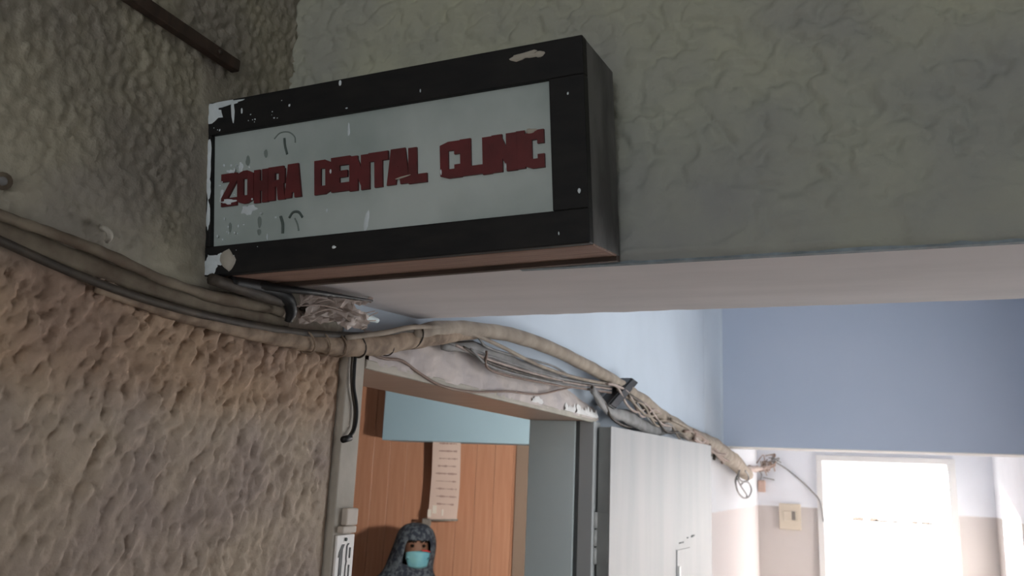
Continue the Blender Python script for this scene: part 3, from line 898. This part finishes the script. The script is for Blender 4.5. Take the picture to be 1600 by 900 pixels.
words = (('ZOHRA', [(0.0199, 0.0395), (0.040, 0.0600), (0.0605, 0.0775), (0.0780, 0.0975), (0.0970, 0.1165)]),
         ('DENTAL', [(0.1315, 0.1512), (0.1505, 0.1715), (0.1705, 0.1925), (0.1915, 0.2125), (0.2105, 0.2345), (0.2335, 0.2522)]),
         ('CLINIC', [(0.2655, 0.2870), (0.2855, 0.3080), (0.3065, 0.3165), (0.3160, 0.3395), (0.3385, 0.3475), (0.3465, 0.3645)]))
for word, spans in words:
    for n_, ch in enumerate(word):
        a, b = spans[n_]
        bm = bmesh.new()
        y0, y1 = 0.0054, 0.0030
        for q, poly in enumerate(letter_polys(ch)):
            yy = y1 - 0.00004 * q - (0.00015 if n_ % 2 else 0)
            vs = [bm.verts.new((a + (b - a) * u, yy, LZ0 + (LZ1 - LZ0) * v + 0.0006 * math.sin(n_ * 2.1))) for u, v in poly]
            f = bm.faces.new(vs)
            r = bmesh.ops.extrude_face_region(bm, geom=[f])
            bmesh.ops.translate(bm, vec=(0, y0 - yy, 0), verts=[v for v in r['geom'] if isinstance(v, bmesh.types.BMVert)])
        bm_obj('letter_' + ch.lower(), bm, M['red'], pan, world=False)

def blot_bm(bm, u, v, ru, rv, y, th=0.0005, seed=0, rot=0.0, n=14, rag=0.35):
    c = bm.verts.new((u, y - th, v))
    rim, base = [], []
    for k in range(n):
        a = 2 * math.pi * k / n
        q = 1 + rag * noise.noise(Vector((math.cos(a) * 1.7 + seed * 3.3, math.sin(a) * 1.7, seed * 1.7)))
        du, dv = ru * q * math.cos(a), rv * q * math.sin(a)
        du, dv = du * math.cos(rot) - dv * math.sin(rot), du * math.sin(rot) + dv * math.cos(rot)
        rim.append(bm.verts.new((u + du * 0.8, y - th * 0.85, v + dv * 0.8)))
        base.append(bm.verts.new((u + du, y, v + dv)))
    for k in range(n):
        k2 = (k + 1) % n
        bm.faces.new((c, rim[k], rim[k2]))
        bm.faces.new((rim[k], base[k], base[k2], rim[k2]))
YP = 0.0054     # face of the panel
def blot(name, u, v, ru, rv, mat, y=0.0, **kw):
    bm = bmesh.new(); blot_bm(bm, u, v, ru, rv, y, **kw)
    return bm_obj(name, bm, mat, sign, True, world=False)
# large splashes
blot('paint_splash', 0.0105, 0.0115, 0.0105, 0.010, M['splash'], seed=1, rag=0.6, n=20)
blot('putty_blob', 0.0315, 0.0138, 0.0095, 0.0105, M['cream'], th=0.004, seed=2, n=18)
blot('paint_splash', 0.026, 0.016, 0.013, 0.006, M['splash'], seed=13, rag=0.8, n=18, th=0.0007)
blot('paint_splash', 0.012, 0.1655, 0.012, 0.009, M['splash'], seed=3, rag=0.8, n=22)
blot('paint_splash', 0.026, 0.1735, 0.022, 0.003, M['splash'], seed=4, rag=0.6, n=22)
blot('paint_drip', 0.0365, 0.1640, 0.0022, 0.0125, M['splash'], seed=5, rot=0.05)
blot('paint_splash', 0.0062, 0.122, 0.0036, 0.022, M['splash'], seed=6, n=20, rag=0.5)
blot('paint_splash', 0.0068, 0.090, 0.0026, 0.012, M['splash'], seed=7, n=18, rag=0.7)
blot('paint_splash', 0.0065, 0.062, 0.0020, 0.014, M['splash'], seed=8, n=18, rag=0.7)
blot('putty_blob', 0.350, 0.1668, 0.014, 0.0030, M['cream'], seed=9, rag=0.9, n=22, th=0.0012)
blot('putty_blob', 0.3635, 0.1665, 0.005, 0.0026, M['cream'], seed=10, th=0.0012)
blot('paint_drip', 0.1688, 0.1286, 0.0014, 0.0062, M['splash'], y=YP, seed=11)
blot('paint_drip', 0.1872, 0.0390, 0.0026, 0.0092, M['splash'], y=YP, seed=12, rot=-0.18)
blot('paint_splash', 0.0526, 0.0632, 0.0085, 0.0045, M['splash'], y=YP, seed=14, rag=1.0, n=24)
blot('paint_splash', 0.028, 0.0735, 0.010, 0.0022, M['splash'], y=YP - 0.0024, seed=15, rag=1.0, n=20)
blot('paint_splash', 0.0425, 0.1075, 0.0024, 0.0062, M['splash'], y=YP, seed=16, rag=0.7)
blot('paint_splash', 0.0295, 0.1045, 0.0042, 0.0038, M['splash'], y=YP, seed=17, rag=1.0)
blot('putty_blob', 0.3525, 0.1015, 0.0052, 0.0026, M['cream'], y=YP - 0.0024, seed=18, rag=0.7, th=0.001)
blot('paint_splash', 0.0195, 0.0815, 0.0030, 0.0060, M['splash'], y=YP, seed=19, rag=1.0)
blot('paint_scratch', 0.2275, 0.0755, 0.0085, 0.0008, M['cream'], y=YP - 0.0026, seed=20, rot=0.15, rag=0.3)
# specks too small to pick apart
bm = bmesh.new()
r2 = random.Random(11)
for k in range(26):
    blot_bm(bm, 0.016 + abs(r2.gauss(0, 0.03)), r2.uniform(0.034, 0.112), r2.uniform(0.0005, 0.0014), r2.uniform(0.0005, 0.0018), YP - (0.0026 if r2.random() < 0.5 else 0.0), 0.0004, k, n=7)
for (u, v, a, b, y) in ((0.395, 0.0441, .0013, .0022, 0), (0.1556, 0.0169, .0022, .0016, 0), (0.163, 0.173, .0016, .0028, 0), (0.2485, 0.152, .0007, .0018, 0), (0.388, 0.128, .0008, .0014, 0),
                        (0.105, 0.160, .0012, .0014, 0), (0.170, 0.1475, .0012, .0008, 0), (0.064, 0.152, .0008, .0008, 0), (0.087, 0.150, .0010, .0008, 0), (0.0475, 0.163, .0012, .0030, 0), (0.376, 0.010, .0006, .0016, 0),
                        (0.150, 0.090, .0011, .0022, YP - .0026), (0.2665, 0.0755, .0008, .0026, YP - .0026), (0.329, 0.0735, .0008, .0026, YP - .0026), (0.085, 0.0525, .0012, .0010, YP), (0.144, 0.0535, .0008, .0020, YP), (0.075, 0.0345, .0009, .0030, YP)):
    blot_bm(bm, u, v, a, b, y, 0.0005, int(u * 1000), n=8)
for k in range(22):
    blot_bm(bm, 0.006 + r2.random() ** 1.6 * 0.09, r2.choice((r2.uniform(0.146, 0.156), r2.uniform(0.02, 0.028), r2.uniform(0.15, 0.172))), r2.uniform(0.0003, 0.0009), r2.uniform(0.0003, 0.0009), 0.0, 0.0003, k + 50, n=6)
tag(bm_obj('paint_specks', bm, M['splash'], sign, True, world=False), kind='stuff')
# greasy marks left by old digits
def mark(name, pts_, r, mat): return tube(name, [(u, YP, v) for u, v in pts_], r, mat, pan, 6, 6, world=False)
mark('smudge_mark', [(0.0952, 0.1300), (0.0960, 0.122), (0.0985, 0.1135)], 0.0013, M['smudge'])
mark('smudge_mark', [(0.083, 0.131), (0.090, 0.136), (0.100, 0.1355), (0.107, 0.130), (0.108, 0.124)], 0.0007, M['smudge_soft'])
mark('smudge_mark', [(0.0910, 0.0530), (0.0935, 0.045), (0.0935, 0.036)], 0.0016, M['smudge'])
mark('smudge_mark', [(0.1010, 0.0505), (0.1055, 0.0555), (0.1120, 0.0550), (0.1165, 0.0495)], 0.0013, M['smudge'])
mark('smudge_mark', [(0.1075, 0.0495), (0.1105, 0.0435), (0.1120, 0.0370)], 0.0009, M['smudge_soft'])
for (u, v, a, b) in ((0.0731, 0.1175, .0024, .0042), (0.0513, 0.1125, .0030, .0050), (0.066, 0.0500, .0028, .0055), (0.0655, 0.0400, .0028, .0030), (0.030, 0.0480, .0020, .0050)):
    bm = bmesh.new(); blot_bm(bm, u, v, a, b, YP - 0.00005, 0.0002, int(u * 999), n=12)
    bm_obj('smudge_mark', bm, M['smudge_soft'], pan, True, world=False)

# ------------------------------------------------------------------ cables on the side wall
def W(px, py, off=0.01): return on_x(px, py, off)
cb = empty('cable_bundle', (0.01, 0.93, 2.05))
tag(cb, 'sagging bundle of painted and taped cables running along the side wall over the door', 'cable bundle')
# upper painted ledge cable
tube('painted_cable', [(0.015, -1.6, 2.113), (0.015, -0.6, 2.103), (0.015, 0.05, 2.095), W(-90, 296, .015), W(0, 336, .015), W(60, 357, .015), W(140, 386, .015), W(200, 412, .015), W(262, 440, .015), W(330, 462, .012), W(400, 476, .012), W(440, 486, .010)],
     [.0042, .0042, .0042, .0042, .0042, .0045, .005, .0048, .0052, .006, .007, .006], M['olive_cover'], cb, 10, lump=0.35, seed=1)
# flat olive cover strip and the dark cable under it
tube('cover_strip', [(0.003, -1.6, 2.102), (0.003, -0.6, 2.092), (0.003, 0.05, 2.084), W(-90, 322, .003), W(0, 360, .003), W(100, 398, .003), W(200, 436, .004), W(300, 470, .007), W(400, 493, .007), W(450, 505, .006)],
     [.008, .008, .008, .008, .008, .009, .0085, .0075, .007, .005], M['olive_cover'], cb, 10, flat=0.35, lump=0.2, seed=2)
tube('dark_cable', [(0.012, -1.6, 2.091), (0.012, -0.6, 2.081), (0.012, 0.05, 2.073), W(-90, 340, .012), W(0, 376, .012), W(75, 410, .012), W(150, 441, .013), W(225, 467, .014), W(300, 488, .015), W(380, 506, .017), W(450, 518, .020), W(520, 524, .024), W(580, 524, .026), W(650, 516, .028), W(712, 512, .026)],
     [.0036, .0036, .0036, .0036, .0036, .0036, .0036, .0036, .004, .0045, .005, .005, .0048, .0045, .003], M['cable_dark'], cb, 10, seed=3)
tube('taped_cable', [W(150, 452, .008), W(240, 482, .009), W(320, 504, .011), W(400, 522, .014), W(470, 533, .017), W(540, 539, .020), W(600, 537, .022), W(650, 529, .022), W(705, 522, .021), W(760, 520, .02)],
     [.003, .0045, .006, .0075, .0105, .0135, .0145, .0145, .014, .009], M['tape'], cb, 14, lump=0.22, seed=4)
# tape turns round the thick part
for k, (px, py, ry) in enumerate(((478, 535, .0122), (502, 537, .0130), (526, 539, .0142), (556, 540, .0148), (600, 538, .0152))):
    c = W(px, py, .0195)
    d = (W(px + 12, py + 3 - k * 0.8, .0195) - W(px - 12, py - 3 + k * 0.8, .0195)).normalized()
    a = Vector((1, 0, 0)); b = d.cross(a).normalized()
    ring = [c + a * (ry * math.cos(t) * 0.98) + b * (ry * math.sin(t)) + d * (0.006 * math.sin(t)) for t in [i * 2 * math.pi / 18 for i in range(19)]]
    tube('tape_turn', ring, 0.0012 if k != 4 else 0.0009, M['tape'] if k < 3 else M['cable_dark'], cb, 6, 2)
c = W(645, 526, .022)
ring = [c + Vector((1, 0, 0)) * (.0165 * math.cos(t)) + Vector((0, 0.25, 0.97)) * (.0185 * math.sin(t)) for t in [i * 2 * math.pi / 18 for i in range(19)]]
tube('wire_tie', ring, 0.0013, M['cable_dark'], cb, 6, 2)
# arch over the door
tube('trunk_cable', [W(640, 524, .024), W(690, 514, .026), W(740, 515, .028), W(800, 524, .03), W(860, 544, .032), W(910, 568, .033), W(950, 590, .034), W(975, 605, .034)],
     [.012, .0125, .013, .0135, .014, .0145, .015, .015], M['trunk'], cb, 12, lump=0.12, seed=5)
tube('pale_cable', [W(540, 528, .03), W(600, 520, .032), W(650, 511, .034), W(720, 516, .034), W(780, 540, .034), W(840, 570, .034), W(900, 590, .036), W(960, 602, .04)],
     .0036, M['trunk'], cb, 8, seed=6)
tube('split_cable', [W(690, 540, .018), W(740, 545, .02), W(790, 562, .022), W(840, 582, .024), W(890, 597, .026), W(940, 600, .03)],
     [.006, .012, .013, .012, .010, .006], M['wire_grey'], cb, 10, lump=0.5, seed=7, flat=0.5)
for k, (dy0, dy1, mt) in enumerate(((6, 2, 'wire_grey'), (12, 6, 'wire_pale'), (17, 4, 'cable_dark'), (22, 10, 'wire_grey'), (-6, -3, 'wire_grey'), (28, 12, 'wire_brown'))):
    tube('wire', [W(700 + 12 * k, 532 + dy0 * .6, .024 + .002 * k), W(770, 552 + dy0, .028), W(840 + 5 * k, 576 + dy0 * .9, .03), W(900, 594 + dy1, .032), W(955, 602 + dy1, .036)], .0022, M[mt], cb, 6, seed=k)
tube('wire', [W(575, 551, .014), W(600, 560, .014), W(628, 564, .014), W(655, 583, .014), W(690, 603, .015), W(735, 612, .016), W(770, 612, .016), W(800, 612, .017), W(842, 616, .018), W(880, 608, .02), W(935, 596, .03)],
     .0022, M['wire_brown'], cb, 6, seed=8)
# black clamp
ca, cb_ = W(984, 594, .036), W(946, 636, .036)
al = (W(990, 618, .036) - W(962, 599, .036)).normalized() * 0.036
vv = [p + al * q + Vector((e, 0, 0)) for p in (ca, cb_) for q in (-1, 1) for e in (-0.018, 0.018)]
bm = bmesh.new()
bv = [bm.verts.new(v) for v in vv]
for f in ((0, 1, 3, 2), (4, 6, 7, 5), (0, 4, 5, 1), (2, 3, 7, 6), (0, 2, 6, 4), (1, 5, 7, 3)): bm.faces.new([bv[k] for k in f])
bmesh.ops.bevel(bm, geom=list(bm.edges), offset=.004, segments=2, affect='EDGES')
bm_obj('tape_band', bm, M['cable_black'], cb)
# onward run to the far corner
tube('trunk_cable', [W(975, 608, .036), W(1005, 628, .038), W(1040, 655, .04), W(1075, 677, .042), W(1110, 695, .045), W(1140, 716, .05), W(1168, 742, .055)],
     [.017, .019, .020, .024, .032, .036, .030], M['trunk'], cb, 12, lump=0.3, seed=9)
tube('split_cable', [W(925, 608, .045), W(950, 640, .04), W(985, 655, .035), W(1020, 672, .035), W(1050, 668, .04), W(1068, 672, .045)],
     [.010, .014, .018, .020, .012, .010], M['wire_grey'], cb, 10, lump=0.5, seed=10, flat=0.5)
r3 = random.Random(5)
for k in range(9):
    s = r3.uniform(940, 1010); e = s + r3.uniform(60, 130)
    lineY = lambda x: 600 + (x - 960) * 0.67
    P4 = [W(s + (e - s) * t, lineY(s + (e - s) * t) + r3.uniform(-4, 22) * (1 if 0.1 < t < 0.9 else .4), .045 + .01 * r3.random()) for t in (0, .25, .5, .75, 1)]
    tube('wire', P4, .0035, M[r3.choice(('wire_grey', 'wire_pale', 'cable_dark', 'trunk'))], cb, 6, seed=k)
for k in range(8):
    s = r3.uniform(1035, 1110); e = s + r3.uniform(25, 55)
    ln = lambda x: 650 + (x - 1040) * 0.70
    P4 = [W(s + (e - s) * t, ln(s + (e - s) * t) + r3.uniform(-10, 9), .06 + .012 * r3.random()) for t in (0, .3, .6, 1)]
    tube('wire', P4, .005, M[r3.choice(('wire_pale', 'trunk', 'wire_brown'))], cb, 6, seed=k)
tube('wire_stub', [W(1117, 704, .06), W(1117, 712, .062), W(1116, 717, .062)], .007, M['cable_dark'], cb, 6)
tube('wire_stub', [W(1127, 712, .06), W(1130, 720, .062), W(1129, 722, .062)], .009, M['wire_brown'], cb, 6)
tube('wire', [W(925, 605, .045), W(945, 630, .045), W(955, 652, .045), W(972, 664, .045), W(985, 668, .045)], .0035, M['cable_dark'], cb, 6)

# torn plastic round the cables below the sign
tp = empty('torn_plastic', W(520, 500, .05))
tag(tp, 'crumpled torn plastic and cut cable ends stuffed between sign and cables', 'plastic wrap')
def crumple(name, pts_, w, mat, seed):
    path = smooth_path(pts_, 6)
    vv, ff = [], []
    n = 7
    for i, p in enumerate(path):
        t = i / (len(path) - 1)
        for k in range(n):
            s = (k / (n - 1) - .5) * w * (1 - .55 * t) * (1 + .4 * noise.noise(Vector((i * .7, seed, 1))))
            q = noise.noise_vector(Vector((i * .55, k * .9, seed * 3.1))) * 0.006
            vv.append(p + Vector((s * .45, -s * .3, s * .85)) + q)
    for i in range(len(path) - 1):
        for k in range(n - 1):
            a = i * n + k
            ff.append((a, a + 1, a + n + 1, a + n))
    o = obj(name, vv, ff, mat, tp)
    md = o.modifiers.new('film', 'SOLIDIFY'); md.thickness = .0006
    return o
crumple('plastic_fold', [W(466, 478, .03), W(500, 474, .04), W(540, 484, .055), W(572, 502, .056)], .030, M['plastic'], 1)
crumple('plastic_fold', [W(472, 492, .03), W(510, 492, .04), W(545, 502, .052), W(574, 508, .052)], .024, M['plastic'], 2)
crumple('plastic_fold', [W(480, 468, .035), W(520, 464, .045), W(552, 472, .05), W(580, 470, .05)], .010, M['wire_pale'], 3)
r5 = random.Random(9)
for k in range(5):
    x0_, y0_ = 462 + r5.uniform(0, 40), 468 + r5.uniform(0, 28)
    tube('plastic_strand', [W(x0_, y0_, .045), W(x0_ + 35, y0_ - 6 + r5.uniform(-5, 8), .05), W(x0_ + 70, y0_ + 4 + r5.uniform(-4, 10), .052), W(min(x0_ + 105, 590), 500 + r5.uniform(-14, 10), .05)], 0.0007, M['wire_pale'], tp, 5, 5)
tube('cable_end', [W(400, 446, .03), W(450, 452, .045), W(500, 458, .055), W(582, 470, .06)], [.004, .004, .0032, .0012], M['cable_black'], tp, 8)
tube('cable_end', [W(470, 480, .03), W(520, 497, .035), W(570, 512, .036)], .0035, M['cable_dark'], tp, 8)
tube('grey_sleeve', [W(540, 486, .03), W(566, 494, .035), W(590, 501, .04)], [.005, .006, .003], M['frame_grey'], tp, 10)
tube('cable_loop', [W(360, 440, .025), W(420, 452, .03), W(447, 466, .034), W(455, 486, .034), W(450, 503, .03)], [.006, .0075, .008, .0065, .004], M['cable_black'], tp, 10)
tube('cable_end', [W(330, 436, .022), W(390, 455, .026), W(440, 472, .03)], [.006, .007, .006], M['cable_dark'], tp, 8)

# black cable hanging beside the jamb
bc = empty('black_cable', W(538, 688, .014))
tag(bc, 'thin black cable hanging down beside the door jamb with a hooked end', 'cable')
tube('cord', [W(556, 548, .016), W(554, 575, .016), W(553, 605, .016), W(557, 632, .016), W(557, 655, .016), W(552, 675, .016), W(541, 686, .016)], .0022, M['cable_black'], bc, 8)
tube('cord', [W(551, 550, .014), W(549, 580, .014), W(550, 610, .014), W(554, 640, .014), W(552, 668, .014), W(545, 682, .015)], .0016, M['cable_dark'], bc, 8)
tube('plug_end', [W(547, 684, .016), W(536, 687, .016)], .0042, M['cable_black'], bc, 10)

# far corner: coil, snagged ends, cable to the doorway
cl = empty('cable_coil', W(1160, 750, .06))
tag(cl, 'loose looped wire dangling from the bundle end at the far corner', 'cable coil')
tube('loop', [W(1156, 735, .07), W(1150, 748, .07), W(1150, 758, .07), W(1154, 770, .07), W(1162, 778, .07), W(1170, 776, .07), W(1174, 766, .07), W(1171, 756, .07), W(1164, 752, .07), W(1157, 758, .07)], .0045, M['wire_grey'], cl, 6)
tube('loop', [W(1164, 735, .08), W(1169, 742, .08), W(1169, 750, .08), W(1162, 753, .08), W(1155, 748, .08), W(1154, 740, .08)], .0045, M['wire_grey'], cl, 6)
tube('loop', [W(1152, 748, .075), W(1158, 760, .075), W(1166, 772, .075), W(1167, 777, .075)], .004, M['wire_grey'], cl, 6)
YE = YEND - .02
E_ = lambda px, py, off=.02: on_y(px, py, YEND - off)
fw = empty('corner_wires', (0.03, YEND - .03, 1.98))
tag(fw, 'tangle of pinkish wire ends fixed at the far corner of the passage', 'wires')
tube('wire_bunch', [E_(1184, 733, .06), E_(1196, 731, .05), E_(1208, 726, .04)], [.012, .014, .005], M['wire_pale'], fw, 8, lump=.7, seed=3)
tube('wire_bunch', [W(1163, 736, .05), W(1174, 733, .05), E_(1188, 732, .06)], [.016, .018, .012], M['wire_pale'], fw, 8, lump=.7, seed=5)
r4 = random.Random(3)
for k in range(20):
    a, b = r4.uniform(1184, 1212), r4.uniform(722, 738)
    tube('wire_end', [E_(a, b, .04), E_(a + r4.uniform(-9, 9), b - r4.uniform(2, 16), .05), E_(a + r4.uniform(-14, 10), b - r4.uniform(-6, 22), .055)], .0035, M[r4.choice(('wire_pale', 'wire_grey', 'wire_brown'))], fw, 5, 5)
dc = empty('door_cable', E_(1280, 785))
tag(dc, 'single grey cable drooping from the far corner to the bright doorway frame', 'cable')
tube('cord', [E_(1196, 722, .025), E_(1210, 722, .022), E_(1228, 732, .012), E_(1250, 750, .012), E_(1268, 767, .012), E_(1280, 781, .026), E_(1284, 795, .026), E_(1287, 815, .026)], .0042, M['wire_grey'], dc, 6)
jb = empty('terminal_block', (0.035, YEND, 1.83))
tag(jb, 'small pinkish terminal block hanging under the wires at the far corner', 'terminal block')
p0, p1 = E_(1181, 750), E_(1196, 769)
box('block', max(p0.x, 0.006), p1.x, YEND - .055, YEND - .001, p1.z, p0.z, M['socket'], jb, .004)
tube('lead', [E_(1188, 750, .03), E_(1190, 742, .03), E_(1187, 736, .04)], .004, M['wire_grey'], jb, 6)
tube('stray_lead', [E_(1192, 746, .01), E_(1202, 748, .008), E_(1210, 750, .008)], .003, M['wire_grey'], jb, 6)

# switch board on the far wall
a, b = E_(1217, 786), E_(1252, 829)
sw = empty('switch_board', ((a.x + b.x) / 2, YEND, b.z))
tag(sw, 'cream switch board with one dark rocker on the far beige wall', 'switch')
box('backplate', a.x, b.x, YEND - .022, YEND - .0005, b.z, a.z, M['switch_plate'], sw, .004)
c0, c1 = E_(1224, 798), E_(1246, 815)
box('module', c0.x, c1.x, YEND - .027, YEND - .0222, c1.z, c0.z, M['switch_plate'], sw, .002)
c0, c1 = E_(1237, 799), E_(1243, 813)
box('rocker', c0.x, c1.x, YEND - .031, YEND - .0272, c1.z, c0.z, M['switch_dark'], sw, .002)

# ------------------------------------------------------------------ small things on the near wall
bt = empty('wall_batten', (0.006, 0.64, 2.30))
tag(bt, 'dark brown wooden batten fixed along the upper stucco wall above the sign', 'batten')
box('strip', 0.0042, 0.015, -0.9, 0.632, 2.2965, 2.3095, M['dark_wood'], bt, .0015)
tube('nail', [(0.0152, 0.60, 2.303), (0.0175, 0.60, 2.303)], .0022, M['cable_dark'], bt, 8)
nl = empty('bent_nail', W(165, 368, .006))
tag(nl, 'painted-over bent nail sticking out of the olive stucco above the cables', 'nail')
tube('shank', [W(160, 357, .004), W(164, 357, .016), W(170, 362, .02), W(172, 370, .018), W(168, 376, .010)], .0026, M['cream'], nl, 8)
nl2 = empty('screw_plug', W(4, 283, .006))
tag(nl2, 'round dark screw plug set in the olive stucco wall', 'screw plug')
tube('rim', [W(4, 283, -.001), W(4, 283, .005)], .007, M['olive_cover'], nl2, 14)
tube('screw_head', [W(4, 283, .005), W(4, 283, .0075)], .0035, M['wire_grey'], nl2, 10)
